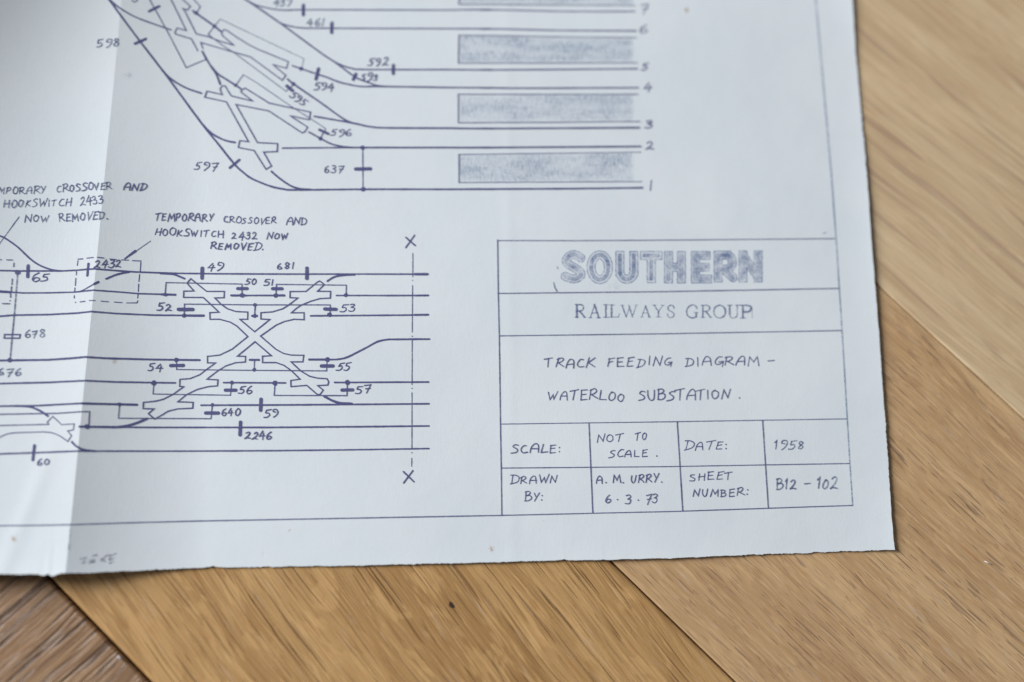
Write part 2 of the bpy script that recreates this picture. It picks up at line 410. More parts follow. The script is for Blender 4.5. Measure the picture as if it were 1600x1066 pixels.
# ---------------------------------------------------------------- hand lettering
l, s_ = 'l', 's'
G = {
 'A': (.66, [(s_, [(-.02, 0), (.06, .5), (.26, .93), (.46, .98), (.60, .72), (.64, 0)]), (l, [(.08, .42), (.63, .45)])]),
 'B': (.60, [(l, [(.12, .98), (.04, .0)]), (s_, [(.02, .93), (.36, 1), (.50, .80), (.34, .58), (.12, .52)]), (s_, [(.12, .53), (.48, .52), (.58, .27), (.38, .03), (.0, .0)])]),
 'C': (.56, [(s_, [(.50, .84), (.30, .88), (.09, .60), (.05, .28), (.22, .05), (.56, .12)])]),
 'D': (.68, [(l, [(.18, .98), (.08, .02)]), (s_, [(-.02, .97), (.38, .96), (.66, .68), (.52, .2), (-.04, -.02)])]),
 'E': (.54, [(l, [(.10, .95), (.02, .03)]), (l, [(.06, .93), (.54, 1.0)]), (l, [(.06, .52), (.44, .57)]), (l, [(.02, .03), (.52, .07)])]),
 'F': (.52, [(l, [(.10, .95), (.0, .0)]), (l, [(.02, .90), (.58, 1.0)]), (l, [(.06, .52), (.44, .57)])]),
 'G': (.60, [(s_, [(.50, .88), (.28, .88), (.06, .55), (.08, .22), (.32, .18), (.52, .42)]), (l, [(.30, .44), (.60, .48), (.54, -.06)])]),
 'H': (.62, [(l, [(.10, .95), (.0, .05)]), (l, [(.60, .98), (.54, .0)]), (l, [(.0, .48), (.62, .54)])]),
 'I': (.16, [(l, [(.10, .95), (.05, .05)])]),
 'K': (.60, [(l, [(.10, .98), (.0, .0)]), (l, [(.56, .95), (.08, .48), (.62, .10)])]),
 'L': (.54, [(l, [(.10, .98), (.02, .04), (.54, .08)])]),
 'M': (.76, [(l, [(.0, .0), (.12, .92), (.38, .35), (.66, .92), (.74, .0)])]),
 'N': (.64, [(l, [(.0, .0), (.12, .9), (.50, .08), (.64, .98)])]),
 'O': (.60, [(s_, [(.32, .92), (.08, .70), (.05, .25), (.28, .02), (.54, .28), (.55, .72), (.32, .92), (.20, .90)])]),
 'P': (.52, [(l, [(.10, .95), (.0, .0)]), (s_, [(-.02, .88), (.34, 1.0), (.52, .78), (.34, .50), (.06, .42)])]),
 'R': (.62, [(l, [(.10, .95), (.0, .0)]), (s_, [(-.02, .85), (.36, 1.0), (.52, .80), (.32, .52), (.08, .44)]), (s_, [(.12, .46), (.36, .28), (.64, .06)])]),
 'S': (.56, [(s_, [(.56, .92), (.30, .96), (.12, .76), (.30, .56), (.50, .36), (.38, .08), (-.04, .02)])]),
 'T': (.62, [(l, [(.36, .92), (.22, .0)]), (l, [(-.04, .84), (.66, 1.0)])]),
 'U': (.56, [(s_, [(.04, .95), (.03, .4), (.20, .04), (.42, .20), (.54, .98)])]),
 'V': (.54, [(l, [(.02, .9), (.22, .0), (.56, .98)])]),
 'W': (.84, [(l, [(.02, .9), (.20, .02), (.44, .62), (.56, .02), (.84, .98)])]),
 'Y': (.54, [(l, [(.02, .95), (.24, .48)]), (l, [(.56, .98), (.12, .0)])]),
 '0': (.56, [(s_, [(.32, .95), (.06, .66), (.06, .24), (.26, .02), (.52, .30), (.52, .74), (.32, .95), (.2, .9)])]),
 '1': (.18, [(l, [(.14, 1.0), (.06, .0)])]),
 '2': (.62, [(s_, [(.08, .78), (.32, .98), (.50, .78), (.34, .40), (.0, .02)]), (s_, [(.0, .02), (.24, .12), (.62, .04)])]),
 '3': (.54, [(s_, [(.06, .90), (.36, .98), (.48, .78), (.18, .54)]), (s_, [(.18, .54), (.48, .46), (.46, .16), (.24, .0), (-.04, .08)])]),
 '4': (.62, [(l, [(.36, .98), (.0, .34), (.62, .42)]), (l, [(.46, .74), (.36, -.08)])]),
 '5': (.58, [(l, [(.18, .92), (.62, 1.0)]), (s_, [(.18, .92), (.10, .58), (.38, .56), (.48, .30), (.28, .04), (-.06, .04)])]),
 '6': (.54, [(s_, [(.44, 1.0), (.12, .66), (.03, .26), (.22, .02), (.50, .16), (.46, .42), (.22, .44), (.06, .26)])]),
 '7': (.56, [(l, [(-.02, .86), (.54, .96), (.20, -.1)]), (l, [(.12, .44), (.52, .52)])]),
 '8': (.54, [(s_, [(.44, .88), (.22, .96), (.10, .74), (.32, .52), (.50, .26), (.28, .02), (.04, .18), (.22, .46), (.46, .72), (.44, .88)])]),
 '9': (.56, [(s_, [(.34, .58), (.08, .66), (.16, .94), (.50, .90), (.54, .50), (.34, .12), (.12, -.06)])]),
 'X': (.6, [(l, [(0, .9), (.6, .05)]), (l, [(.55, 1), (0, 0)])]),
 '.': (.22, [('d', [(.12, .04)])]),
  ' ': (.30, []),
 '!': (.30, [(l, [(.02, .74), (.20, 1.0), (.10, .0)])]),
 '·': (.20, [('d', [(.10, .42)])]),
 ':': (.16, [('d', [(.08, .12)]), ('d', [(.10, .62)])]),
 '-': (.5, [(l, [(.02, .42), (.5, .46)])]),
}
def write(text, x0, y0, x1, y1, cap, w=1.7, mat=INK, slant=0.0, name='handwritten_word', parent=root, label=None, gap=.22, rot_cap=None):
    """letters spread along a baseline from (x0,y0) to (x1,y1)"""
    w = w * 1.12
    ink = Ink(); W = sum(G[c][0] for c in text) + gap * (len(text) - 1)
    b = np.array([x1 - x0, y1 - y0], float); L = np.linalg.norm(b); ex = b / L; ey = np.array([ex[1], -ex[0]])
    k = L / W; cur = 0.0
    for c in text:
        gw, strokes = G[c]
        dy = rng.normal(0, .05) * cap; sc = 1 + rng.normal(0, .08); sl = slant + rng.normal(0, .07)
        O = np.array([x0, y0]) + ex * cur * k + ey * dy
        f = lambda p: O + ex * (p[0] * k * sc + p[1] * cap * sl + rng.normal(0, .28)) + ey * (p[1] * cap * sc + rng.normal(0, .28))
        for kind, pts in strokes:
            if kind == 'd': q = f(pts[0]); ink.dot(q[0], q[1], w * 0.72); continue
            pp = [f(p) for p in pts]
            if kind == l: ink.stroke(pp, w, jit=.16, step=3, w2=w * random.uniform(.8, 1.0), wob=.1)
            else: ink.stroke(catmull(pp, 5), w, jit=.14, step=2.2, wob=.08)
        cur += gw + gap
    return ink.build(name, mat, parent, label or ('hand-lettered ' + text.replace('·', '.').replace('!', '1')))

def bar(x0, y0, x1, y1, w, parent=root, name='switch_bar'):
    i = Ink(); i.stroke([(x0, y0), (x1, y1)], w, jit=.05, step=3, wob=.15); return i.build(name, INK, parent)
def num(t, x0, y0, x1, y1, cap, **k):
    k.setdefault('slant', .10); return write(t, x0, y0, x1, y1, cap, w=k.pop('w', 1.8), name='switch_number', **k)

# ---- upper fan of tracks
TR = lambda pts, w=2.5, sm=True, mat=INK: line('track_line', pts, w * 1.1, mat, sm)
WI = lambda pts, w=1.6, mat=INK_T: line('feeder_wire', pts, w * 1.1, mat, False)
TR([(156, -18), (170.7, 0), (195, 33), (219, 65), (262, 121), (315, 193), (340, 224), (365.7, 256), (380, 269.5), (394, 279.5), (422, 291), (443, 295.6), (462, 297), (569, 296), (700, 296)], 3.0)
TR([(700, 296), (765, 295.6), (890, 295), (1004, 293.6)], 3.0)
TR([(168, -4), (174, 2), (187.5, 13), (212, 27), (244, 39), (267.5, 47)], 2.5)
TR([(254, 110), (262, 119), (275, 129), (294, 139), (315, 146)], 2.9)
TR([(308, 183), (315, 193), (330, 208), (349, 218.5), (367.5, 223)], 3.0)
TR([(424, 268), (437.5, 279.4), (454, 290.4), (467.5, 294.8), (485, 296.2)], 3.0)
WI([(226, -15), (234, 0), (262, 50), (291, 106), (322, 93)], 1.8)
bar(232.6, 18, 249, 10, 4.4); bar(211, 68.5, 228, 61, 4.6); bar(359, 262.5, 374, 250, 4.4)
write('0', 205, 3, 216, 3, 14, 2.2, INK_F, name='switch_number', label='number cut off at the top of the frame')
num('598', 152, 74, 186, 72, 12, mat=INK_F, w=2.3)
num('597', 304, 265, 339, 266, 13)
TR([(301, 17), (306, 20.6), (335, 41), (344.4, 49)], 2.9, False)
ci = Ink()
ci.stroke([(260, -14), (267.5, 0), (291, 48), (276.5, 44), (273, 51.5), (275, 53.8), (299, 61), (309, 79.5)], 2.1)
ci.stroke([(272, -14), (286, 0), (297.5, 10), (293, 16), (285.5, 13.5), (289, 18), (306.5, 53), (325, 57.5), (345, 65), (365.5, 71), (347, 55.5), (346, 51), (350, 46.5), (354, 47.5), (370, 58.5), (387.5, 69.4),
           (401, 76.5), (416, 82.5), (434, 90), (450.5, 96.6), (447.5, 107), (426, 101), (446.6, 118), (441, 125.7), (391, 89), (361, 80.6), (313.5, 66.6), (317, 76)], 2.1)
ci.build('crossing_outline', INK_T)
WI([(293, -12), (303.5, 0), (313, 11), (309, 17), (306, 20.6)], 1.6)
WI([(335, 41), (325, 54), (337, 63), (350, 73), (365, 82), (447, 143), (452, 138)], 1.4)
WI([(335, 41), (343.5, 30.5), (346, 31), (410, 61.5), (474.7, 92), (471, 107)], 1.3, INK_F)
def dots(*pts):
    for x, y, r in pts: Ink().dot(x, y, r).build('junction_dot', INK)
dots((306, 20.6, 3.3), (335, 41, 3.3), (470.4, 107.6, 3.6), (458.7, 131.5, 3.4), (368, 133.5, 3), (500.7, 216.6, 3.5), (566.5, 231, 3.8), (567.2, 295.8, 3.8))
TR([(457, 103), (470.4, 107.6), (495, 116), (512, 121.5), (530, 128.5), (554, 134), (569, 135.5), (586, 135.2), (640, 136), (700, 137)], 2.6)
TR([(700, 137), (761, 137.3), (812, 138), (997, 137.3)], 2.4)
bar(497.6, 107.5, 493.6, 124, 5.6)
num('594', 491, 141, 520, 143, 11)
bar(448, 134.5, 457, 142, 5.6); WI([(458.7, 131.5), (453, 138)], 1.6)
TR([(449, 123.6), (460, 132.5), (500, 160), (538.8, 187.3), (561, 194.5), (580, 198.4), (606, 200), (700, 200.4)], 2.8)
TR([(700, 200.4), (767.5, 201), (999, 199.7)], 2.7)
num('595', 452, 151, 473, 167, 11)
write_x = None
co = Ink()
co.stroke([(323.3, 142.6), (347, 148), (343.5, 138.8), (347, 134.5), (351.5, 134.5), (361, 150), (395, 158.3), (376, 143.8), (378, 140), (383, 138), (420.4, 161.3), (485, 175.4), (483, 187.5), (453, 181), (480.6, 199),
           (476, 206), (472, 208), (419.7, 173.5), (368.5, 163.5), (402, 223), (433.5, 224.5), (433, 237), (411.6, 237.8), (424, 259.7), (415.4, 264.8), (396.6, 235.3), (372, 230.6), (374.5, 220), (388, 221.5), (353.5, 159.4), (319.7, 152)], 2.2, closed=True)
co.build('crossing_outline', INK_T)
TR([(316, 80.6), (322, 92), (330, 105), (338, 117), (344, 132)], 2.9)
TR([(330, 104), (340, 115.5), (354, 124.7), (368, 133.5), (376, 139)], 2.8)
WI([(368, 133.5), (380, 117), (400, 129), (454, 166), (508, 200.6), (508, 205)], 1.3)
bar(499, 203, 513, 209.5, 4.6); WI([(505, 207), (501, 216)], 1.7)
TR([(482.5, 206.6), (500.7, 216.6), (516, 224.5), (531, 228.6), (546, 230.3), (566.5, 230.7), (700, 230.7)], 2.6)
TR([(700, 230.7), (767.5, 230.7), (1001, 229)], 2.6)
TR([(441, 231.6), (554, 230.8)], 2.4, False); TR([(491, 182), (539, 190.3), (562, 195)], 2.8)
num('596', 517, 213, 548, 213, 10)
WI([(566.8, 231), (567.2, 296)], 1.8); bar(555.5, 264.4, 579, 264, 6.0); num('637', 506.5, 270, 536, 271, 12)
TR([(370, -9), (384, 0), (399, 9.6), (442, 39.4), (500, 82), (524, 98), (554, 120), (569, 126.6), (587.6, 133.4), (604, 135.6)], 2.6)
TR([(390, 3), (400, 8), (419, 13), (437.5, 15.8), (456, 16), (474, 15.5), (700, 16)], 2.1, True, INK_T)
TR([(700, 16), (763, 15.4), (885, 18), (991.7, 18)], 2.2, True, INK_T)
bar(474, 8, 473.8, 23.5, 5.6); num('439', 427, 10, 455, 9, 12, mat=INK_F, w=2)
TR([(425, 28), (437.5, 36), (456, 41.6), (475, 44), (518, 44.3), (700, 45)], 2.2, True, INK_T)
TR([(700, 45), (779, 45.5), (875.6, 47.7), (994, 48.4)], 2.3, True, INK_T)
bar(518.5, 36, 518, 51.5, 5.6); num('461', 480, 41, 505, 41, 11, mat=INK_F, w=2)
TR([(515, 92), (524, 97.5), (537, 103.4), (550, 107), (569, 108.8), (700, 109)], 2.4)
TR([(700, 109), (765, 109.4), (870, 108.8), (996, 107.6)], 2.3)
bar(614.4, 102, 614.4, 115.5, 5.6); num('592', 575, 103, 606, 103, 13)
bar(556, 116, 552, 124.5, 5.6); num('593', 564, 126, 589, 127, 11)
# thickened pen starts where the ruler was set down again
for x, y in ((758, 15.4), (758, 45.3), (760, 109.3), (760, 137.5), (762, 200.9), (760, 230.7), (765, 295.6)):
    line('track_line', [(x - 8, y), (x + 8, y + .1)], 3.1, INK, False)

# ---- platforms: outline with pencil shading inside
def patch(poly_top, poly_bot, x0, x1, name, mat, parent, dens, nx, ny, label=None):
    v, f, a = [], [], []; z0 = 0.02 * MM
    for j in range(ny + 1):
        for i in range(nx + 1):
            x = x0 + (x1 - x0) * i / nx
            yt = np.interp(x, [p[0] for p in poly_top], [p[1] for p in poly_top]); yb_ = np.interp(x, [p[0] for p in poly_bot], [p[1] for p in poly_bot])
            y = yt + (yb_ - yt) * j / ny
            q = at(x, y); v.append((q[0], q[1], relief(*q) + z0)); a.append(dens(i / nx, j / ny))
    for j in range(ny):
        for i in range(nx):
            k = j * (nx + 1) + i; f.append((k, k + nx + 1, k + nx + 2, k + 1))
    o = link(name, v, f, mat, parent, label, True)
    at2 = o.data.attributes.new('ink', 'FLOAT', 'POINT'); at2.data.foreach_set('value', a)
    return o
PLAT = [([(717, -50), (992, -48)], [(717, 7), (991.6, 8.8)], .95), ([(717, 55.3), (779, 55.9), (880, 58), (994, 59)], [(716, 99), (995.5, 98.4)], .95),
        ([(716, 147.5), (997, 147.5)], [(716, 192), (860, 191.4), (999.5, 190)], .8), ([(717, 241.6), (1001.7, 238)], [(717, 285.5), (1003, 284)], .85)]
for top, bot, dn in PLAT:
    i = Ink(); i.stroke([top[0], bot[0]], 2.0, step=8); i.stroke(top, 1.5, step=8, jit=.2); i.stroke(bot, 1.5, step=8, jit=.2)
    o = i.build('platform_outline', INK_T)
    patch(top, bot, 719, 992, 'pencil_shading', PEN, o, lambda u, v, dn=dn: .72 * dn * min(1, (1 - u) * 34) * min(1, v * 9 + .3) * min(1, (1 - v) * 7 + .2), 90, 14)
for t, x, y, cp, wd in (('7', 1001, 22, 14, 11), ('6', 999, 53, 13, 12), ('5', 1003, 110, 12, 10), ('4', 1006, 143, 13, 12), ('3', 1008, 201.5, 12, 11), ('2', 1009, 233.5, 12, 12), ('1', 1015, 297.5, 15, 3)):
    write(t, x, y, x + wd, y - .3, cp, 1.9, INK if y > 90 else INK_F, .12, 'platform_number')

# ---- notes
HW = dict(slant=.06)
write('TEMPORARY', -24, 304, 71, 302.5, 11, 1.9, INK_F, **HW)
write('CROSSOVER', 89, 301, 174, 295, 11, 1.9, INK_F, **HW)
write('AND', 193, 297, 228, 299, 11, 1.8, INK, **HW)
write('HOOKSWITCH', 6, 325, 111, 322, 12, 1.9, INK_F, **HW)
write('2433', 126, 322, 161, 317, 12, 1.9, INK_F, **HW)
write('NOW', 39, 347.5, 77, 346.5, 11, 1.8, INK_F, **HW)
write('REMOVED.', 93, 346, 169, 342, 12, 1.9, INK_F, **HW)
write('TEMPORARY', 242, 345, 333, 346, 12, 1.7, INK, **HW)
write('CROSSOVER', 350, 348, 431, 350.5, 10, 1.7, INK, **HW)
write('AND', 448, 351, 479, 352, 10, 1.7, INK, **HW)
write('HOOKSWITCH', 242, 368, 349, 371.5, 11, 1.7, INK, **HW)
write('2432', 362, 374, 402, 374.5, 12, 1.7, INK, **HW)
write('NOW', 417, 374, 450, 373.5, 10, 1.7, INK, **HW)
write('REMOVED.', 329, 389.5, 412, 391.5, 11, 1.8, INK, **HW)
line('leader_line', [(30, 339), (0, 380), (-14, 398)], 1.8, INK_F)
i = Ink(); i.stroke([(235, 377), (212, 393)], 1.4); i.stroke([(211.5, 392.5), (195, 404.5)], 4.4, w2=2.4, jit=.05); i.build('leader_arrow', INK)

# ---- lower diagram, left side
TR([(-30, 362), (0, 369), (11, 374.4), (28, 386.6), (47, 404.4), (62, 414.7), (80.6, 421.6), (97, 423.7)], 2.5)
TR([(-30, 423), (0, 423), (30, 423.6), (97.5, 423.6), (120, 422.5), (136, 421), (147.8, 420.3), (180, 423), (210, 425), (240, 426.2), (280, 427.3), (340, 428), (460, 428.5), (560, 428.4), (669, 428.6)], 2.5, False)
TR([(-30, 455), (0, 455.5), (16.5, 456.7), (37.5, 458), (75, 457.8), (117, 456.7), (145.5, 453.6), (180, 456), (217.5, 459), (274, 460.7)], 2.3, False)
TR([(-5, 455.4), (16, 456.8)], 3.6, False); TR([(252, 460.2), (274, 460.7)], 3.2, False)
TR([(117, 456.7), (127.5, 454.7), (142.5, 446.5), (153.7, 440.8)], 1.8); TR([(147, 444), (153.7, 440.8)], 3.4, False)
TR([(165.7, 436), (180, 430), (189, 427.6), (201, 425.3)], 2.8)
TR([(-30, 497), (0, 494.5), (19.5, 492.7), (75, 491.8), (120, 489.5), (142.5, 487), (180, 490), (240, 492.6), (319, 493.3)], 2.5, False)
TR([(290, 493.2), (318, 493.4)], 3.6, False)
TR([(-30, 563.7), (0, 563.5), (75, 562.5), (112.5, 560), (133.5, 558), (165, 560), (240, 562), (312, 562.8)], 2.9, False)
TR([(-30, 600), (0, 599.5), (75, 597.8), (133.5, 595), (180, 597), (240, 598), (274, 598.5)], 2.6, False)
TR([(-30, 635), (0, 634.8), (60, 634), (126, 630.5), (186, 631.8), (214.5, 632.7)], 2.5, False); TR([(127, 630.6), (214, 632.6)], 3.1, False)
TR([(22, 634.6), (36, 634.8), (49.5, 636.6), (63, 642.5), (75, 650.3)], 2.9)
WI([(-30, 648), (0, 647.5), (90, 646), (127.5, 643.5), (140, 643.2), (138.7, 667)], 1.8)
st = Ink(); st.stroke([(-30, 666), (0, 665), (76, 663.2), (74, 659.5), (82.5, 651), (96.4, 663.8), (116, 662.5), (114.4, 672), (105.4, 673.4), (111.8, 681), (105.8, 690), (97, 683.5), (90, 679.5), (79.5, 675.9), (67.5, 675), (22.5, 676.4), (11, 678.2), (0, 683), (-15, 692)], 1.6)
st.build('crossing_outline', INK_T)
TR([(124, 667), (190, 667.7), (240, 668), (420, 668), (560, 666.9), (670, 665.7)], 2.5, False); TR([(124, 666.9), (190, 667.6)], 3.1, False)
TR([(175, 667.6), (185, 667.3), (202, 664.6), (217.5, 659.6), (229.5, 654.3)], 3.6)
TR([(-30, 710), (0, 709.4), (56, 707.5), (122, 705), (300, 705), (430, 704.3), (560, 702.8), (670, 701)], 2.2, False)
TR([(112, 690.6), (120, 698), (131, 703), (148, 705)], 2.8)
bar(53.8, 696, 51.4, 719, 4.4); num('60', 58, 728, 78, 727, 11)
bar(44, 415, 43.2, 433, 4.8); num('65', 50, 441, 75, 441, 12)
WI([(27.7, 425), (22.5, 490), (19.5, 520), (15.7, 562)], 2.0, INK_F)
Ink().dot(27.7, 426, 4.2).build('junction_dot', INK_T); dots((15.2, 563, 3.6), (136, 667, 3.8))
i = Ink(); i.stroke([(7, 523), (31.5, 523), (30.5, 528.6), (6.6, 528.6)], 2.2, closed=True); i.build('switch_box', INK_T)
num('678', 39, 528, 70, 526, 12, w=1.9, mat=INK_F); num('676', -4, 588, 33, 587, 12, w=1.9, mat=INK_F)
def dashes(segs, w=1.7, mat=INK_T):
    i = Ink()
    for a, b, c, d in segs: i.stroke([(a, b), (c, d)], w)
    i.build('dashed_box', mat)
dashes([(-6, 406, 2, 406), (10.5, 406.3, 19.5, 406.3), (21.7, 411, 21.3, 417), (19, 436, 18.5, 445), (17.9, 448, 17.5, 455), (16.5, 459, 16.3, 465), (15.7, 469.5, 15.6, 470.5), (3.7, 474.7, 15, 474.7)], 1.8)
dashes([(121.8, 405.3, 129, 404.5), (135.7, 403.7, 145.5, 402.4), (152, 402.3, 162, 403.3), (171.7, 404.8, 182, 406), (190, 406.3, 201, 406.7), (207, 407.5, 220.5, 408),
        (220, 410, 219, 425), (218, 429, 217, 440), (216.5, 444, 216, 455.5), (215.7, 459, 215, 466), (215.2, 470, 214, 473.5), (214, 473.5, 198, 473.5), (190.5, 473, 178.5, 472.3), (169.5, 471.7, 158, 470.8),
        (148.5, 469.8, 139.5, 469.8), (132.7, 471, 125, 472), (118.5, 472.7, 117.5, 472.7), (121.8, 407.5, 120.7, 415), (119.5, 424.7, 119.2, 430), (118.5, 435, 117.7, 446.5), (117, 450, 116.7, 456), (116, 462, 116, 466)])
bar(138.3, 412, 136.3, 431, 3.6); num('2432', 147, 418.5, 189, 419, 12, w=1.8)

# ---- lower diagram, the double crossing
X = [(298, 435.7), (322.7, 455.5), (350.5, 455.5), (350, 465.3), (335.5, 465.7), (344.5, 475), (355, 482.5), (368.5, 487), (387, 487.7), (386.8, 499), (374.5, 499), (397.7, 518.5), (421.7, 499.3), (407.5, 498.7), (407.5, 488.8),
     (425.5, 487.5), (442, 482.5), (450.5, 477), (465.5, 465.7), (453, 465.3), (453, 455.7), (478, 455.5), (495.5, 441), (499, 439.3), (502, 441), (506.7, 445), (496, 455.3), (516.5, 455.5), (516, 466), (500, 466.7), (485, 471), (470, 477.4),
     (463, 482), (455, 489), (475, 488.8), (475, 499.7), (459.5, 499), (444.5, 502.5), (431.7, 508), (407, 525.3), (431, 546), (443, 552.5), (455, 555), (474.5, 555.3), (473, 565.5), (454.5, 565.5), (470, 580), (483.5, 588), (495.5, 591),
     (511, 592), (513.5, 597), (512, 601.8), (496, 602.7), (505, 609.7), (500, 616.5), (495.5, 616.5), (479, 602.2), (454.5, 604.3), (454.2, 594.7), (468.5, 592.5), (455, 579.3), (443, 570.7), (431, 566.7), (410, 566.7), (410, 556.8), (424, 556), (398.3, 534.2),
     (370.7, 556.7), (383.5, 557), (383.2, 565.8), (367.5, 567), (352.5, 572), (339, 580.5), (323, 592.8), (340.5, 593.7), (339.7, 603), (324, 604.5), (307.5, 609), (291, 617), (277.5, 628), (301.5, 628.8), (301, 638), (277.5, 639), (262.5, 642.7),
     (250.5, 650), (241.5, 655), (231.7, 646.5), (240.7, 639), (223.5, 638.7), (224, 629), (243, 627), (255, 624), (270, 616.5), (287, 604.5), (280.5, 603.7), (281, 593), (297, 591.7), (312, 585.7), (322.5, 577.5), (336.7, 567.2), (324, 567), (324, 557),
     (343, 555), (362.5, 545.8), (387, 526), (370, 509.7), (359.5, 503.5), (343, 499), (328, 499), (327.7, 488.8), (342, 488), (317.5, 465), (286.7, 464.8), (287, 455.2), (303, 454.7), (292, 442.7)]
i = Ink(); i.stroke(X, 2.15, closed=True, jit=.08); i.build('crossing_outline', INK)
def two_way(wire, brs, ds): pass
bar(316, 419, 315.6, 435, 5.8); num('49', 324, 422, 347, 423, 12)
bar(479.5, 419, 479.3, 435.5, 5.8); num('681', 433, 420, 459, 420, 11)
TR([(250, 427.2), (262, 427.8), (271, 428.8), (278.5, 431.5), (288, 435.5)], 2.9)
WI([(257.8, 460), (259.3, 441.7), (378, 444), (378, 461)], 1.6); bar(371, 451, 386, 451.2, 5.2); num('50', 383, 445, 399, 445.5, 9, w=1.7)
WI([(431, 461.5), (431.8, 444.5), (541, 445.7), (540.5, 460.7)], 1.6); bar(425.5, 451.3, 440.5, 451.3, 5.2); num('51', 413, 446, 426, 446.5, 9, w=1.7)
TR([(361, 461.8), (444, 461.8)], 2.4, False); TR([(361, 461.8), (384, 461.9)], 3.2, False); TR([(428, 461.9), (444, 461.7)], 3.2, False)
WI([(287.6, 493), (288, 475.3), (398.5, 476.5), (515.7, 476.5), (515.4, 492)], 1.6); WI([(398.5, 476.5), (397.7, 493)], 1.8)
bar(278.5, 483.7, 301, 483.7, 5.6); num('52', 246, 486, 268, 486.5, 12); bar(507, 483, 525, 483.5, 5.4); num('53', 532, 487, 554, 487.5, 12)
TR([(394, 493.8), (401.5, 493.8)], 3.6, False); TR([(485, 493.7), (620, 492.7), (669.5, 492)], 2.6, False)
TR([(525.5, 461.9), (620, 462), (669.5, 461.8)], 2.4, False); TR([(649, 462.0), (669, 461.8)], 3.0, False); TR([(648, 428.6), (668, 428.6)], 3.8, False); TR([(648, 492.2), (669, 492)], 3.1, False)
TR([(511.5, 439.5), (521, 433.7), (533, 430.6), (554, 429.4)], 3.1)
TR([(483, 562), (511, 562), (527, 561.7), (542, 558.5), (560, 549.7), (575, 542), (590, 534), (605, 530.8), (622, 530.4), (671, 530)], 2.7)
TR([(483, 562), (512, 562)], 3.3, False)
WI([(511, 562), (510.3, 579.7), (380, 578.7), (276, 577.5), (275.6, 562.5)], 1.7); bar(502, 572, 520.5, 572, 5.6); bar(266.5, 571.5, 286.5, 571.2, 5.6)
num('54', 232, 579, 253, 579, 11); num('55', 526, 579, 546, 579, 12, slant=.2)
TR([(390, 562.5), (404.5, 562.5)], 3.2, False); WI([(397.6, 562.5), (397, 578.3)], 1.8)
TR([(349, 598), (446, 598.5)], 2.4, False); WI([(361.8, 598), (360, 617.7), (239, 615.8), (240.3, 598.5)], 1.6); bar(352, 609.8, 368.5, 609.8, 5.4); num('56', 373, 615.5, 392, 616, 11)
WI([(429.5, 598.8), (428.3, 618), (542, 618.3), (542.7, 597.7)], 1.7); TR([(522.5, 597.8), (620, 597.3), (669.5, 597)], 2.5, False); bar(534, 609.8, 551, 609.3, 5.4); num('57', 556, 614, 578, 614, 12)
TR([(506.5, 619.5), (519.5, 626.3), (531.5, 630), (549.5, 631)], 3.6)
TR([(314, 633.3), (420, 633), (560, 632), (670, 631)], 2.5, False)
WI([(331.5, 633), (329.5, 654.3), (185, 653.7), (186.7, 631.8)], 1.6); bar(321, 645.5, 341, 645.5, 5.4); num('640', 346, 650, 374, 650, 11)
bar(407.7, 623.5, 406.9, 641.5, 5.2); num('59', 413, 652, 434, 652, 12)
bar(375.6, 659.5, 374.8, 680, 5.2); num('2246', 382, 686, 423, 686.5, 11, slant=.15)
dots((257.8, 460.4, 3), (378, 461.6, 3.8), (431, 461.8, 3.8), (540.5, 461.3, 3.6), (398.5, 476.5, 3), (287.6, 493.4, 3.6), (515, 492, 3.8), (397.6, 493.8, 3.4), (511.4, 562, 3.8), (275.7, 562.5, 3.6), (397.1, 578.2, 3),
     (362.2, 598, 3.2), (240.3, 598.6, 4.3), (429.5, 598.8, 4), (542.7, 597.8, 4.1), (331.6, 633, 2.9), (186.6, 632, 3.1))
i = Ink()
for a, b in (((645, 396), (644.8, 432.7)), ((644.5, 446.3), (644, 519)), ((643.9, 532), (643.7, 601)), ((643.6, 614), (643.5, 700.5)), ((643.3, 716), (643, 729))): i.stroke([a, b], 1.5, jit=.25)
for x, y in ((644.5, 438.3), (643.9, 525.5), (643.7, 607), (643.5, 707.5)): i.dot(x, y, 1.0)
i.build('section_line', INK_T)
for a, b, c, d in ((((633.8, 371)), (648.8, 384), (647.7, 367.8), (633.8, 387.3)), ((630.2, 737), (646.7, 753), (645, 735.7), (630.5, 754.8))):
    i = Ink(); i.stroke([a, b], 2.6); i.stroke([c, d], 2.6); i.build('cross_mark', INK)

# ---- border and title block
line('border_line', [(-420, 828), (0, 821.6), (60, 821), (109, 820), (200, 817), (300, 814.4), (550, 809.8), (784, 805.4)], 1.8, INK_T, step=6)
i = Ink(); i.stroke([(1264, -90), (1274, 0), (1298, 268), (1306.5, 382), (1316.5, 537), (1327.5, 725), (1332, 790)], 2.3, step=6, jit=.05)
i.stroke([(1265, -90), (1275, 0), (1299, 268), (1307.3, 382), (1317, 537), (1328, 725), (1332, 789)], .9, step=6, jit=.1); i.build('border_line', INK_B, label='faded blue ruled line down the right margin')
i = Ink()
for pts, w in (([(777.4, 375), (778.4, 458.5), (780, 525), (781.8, 662.5), (783, 731.5), (784, 805.8)], 1.9), ([(777, 376), (900, 376.2), (1040, 375.4), (1304, 373)], 1.5), ([(777.5, 458.7), (1040, 455.8), (1311, 450.8)], 1.7),
               ([(780, 525), (1040, 521.6), (1315, 516.6)], 1.6), ([(781.6, 662.8), (1040, 659.2), (1322, 654.6)], 1.4), ([(783, 731.5), (1040, 729.2), (1327, 724.3)], 1.5), ([(784, 805.4), (1060, 799), (1331.5, 789.8)], 1.6),
               ([(920, 661.4), (926, 801.2)], 1.9), ([(1058, 659.8), (1066.5, 798.8)], 1.9), ([(1191.3, 657.4), (1200.3, 794)], 1.9)):
    i.stroke(pts, w, step=6)
title = i.build('title_block', INK_T)
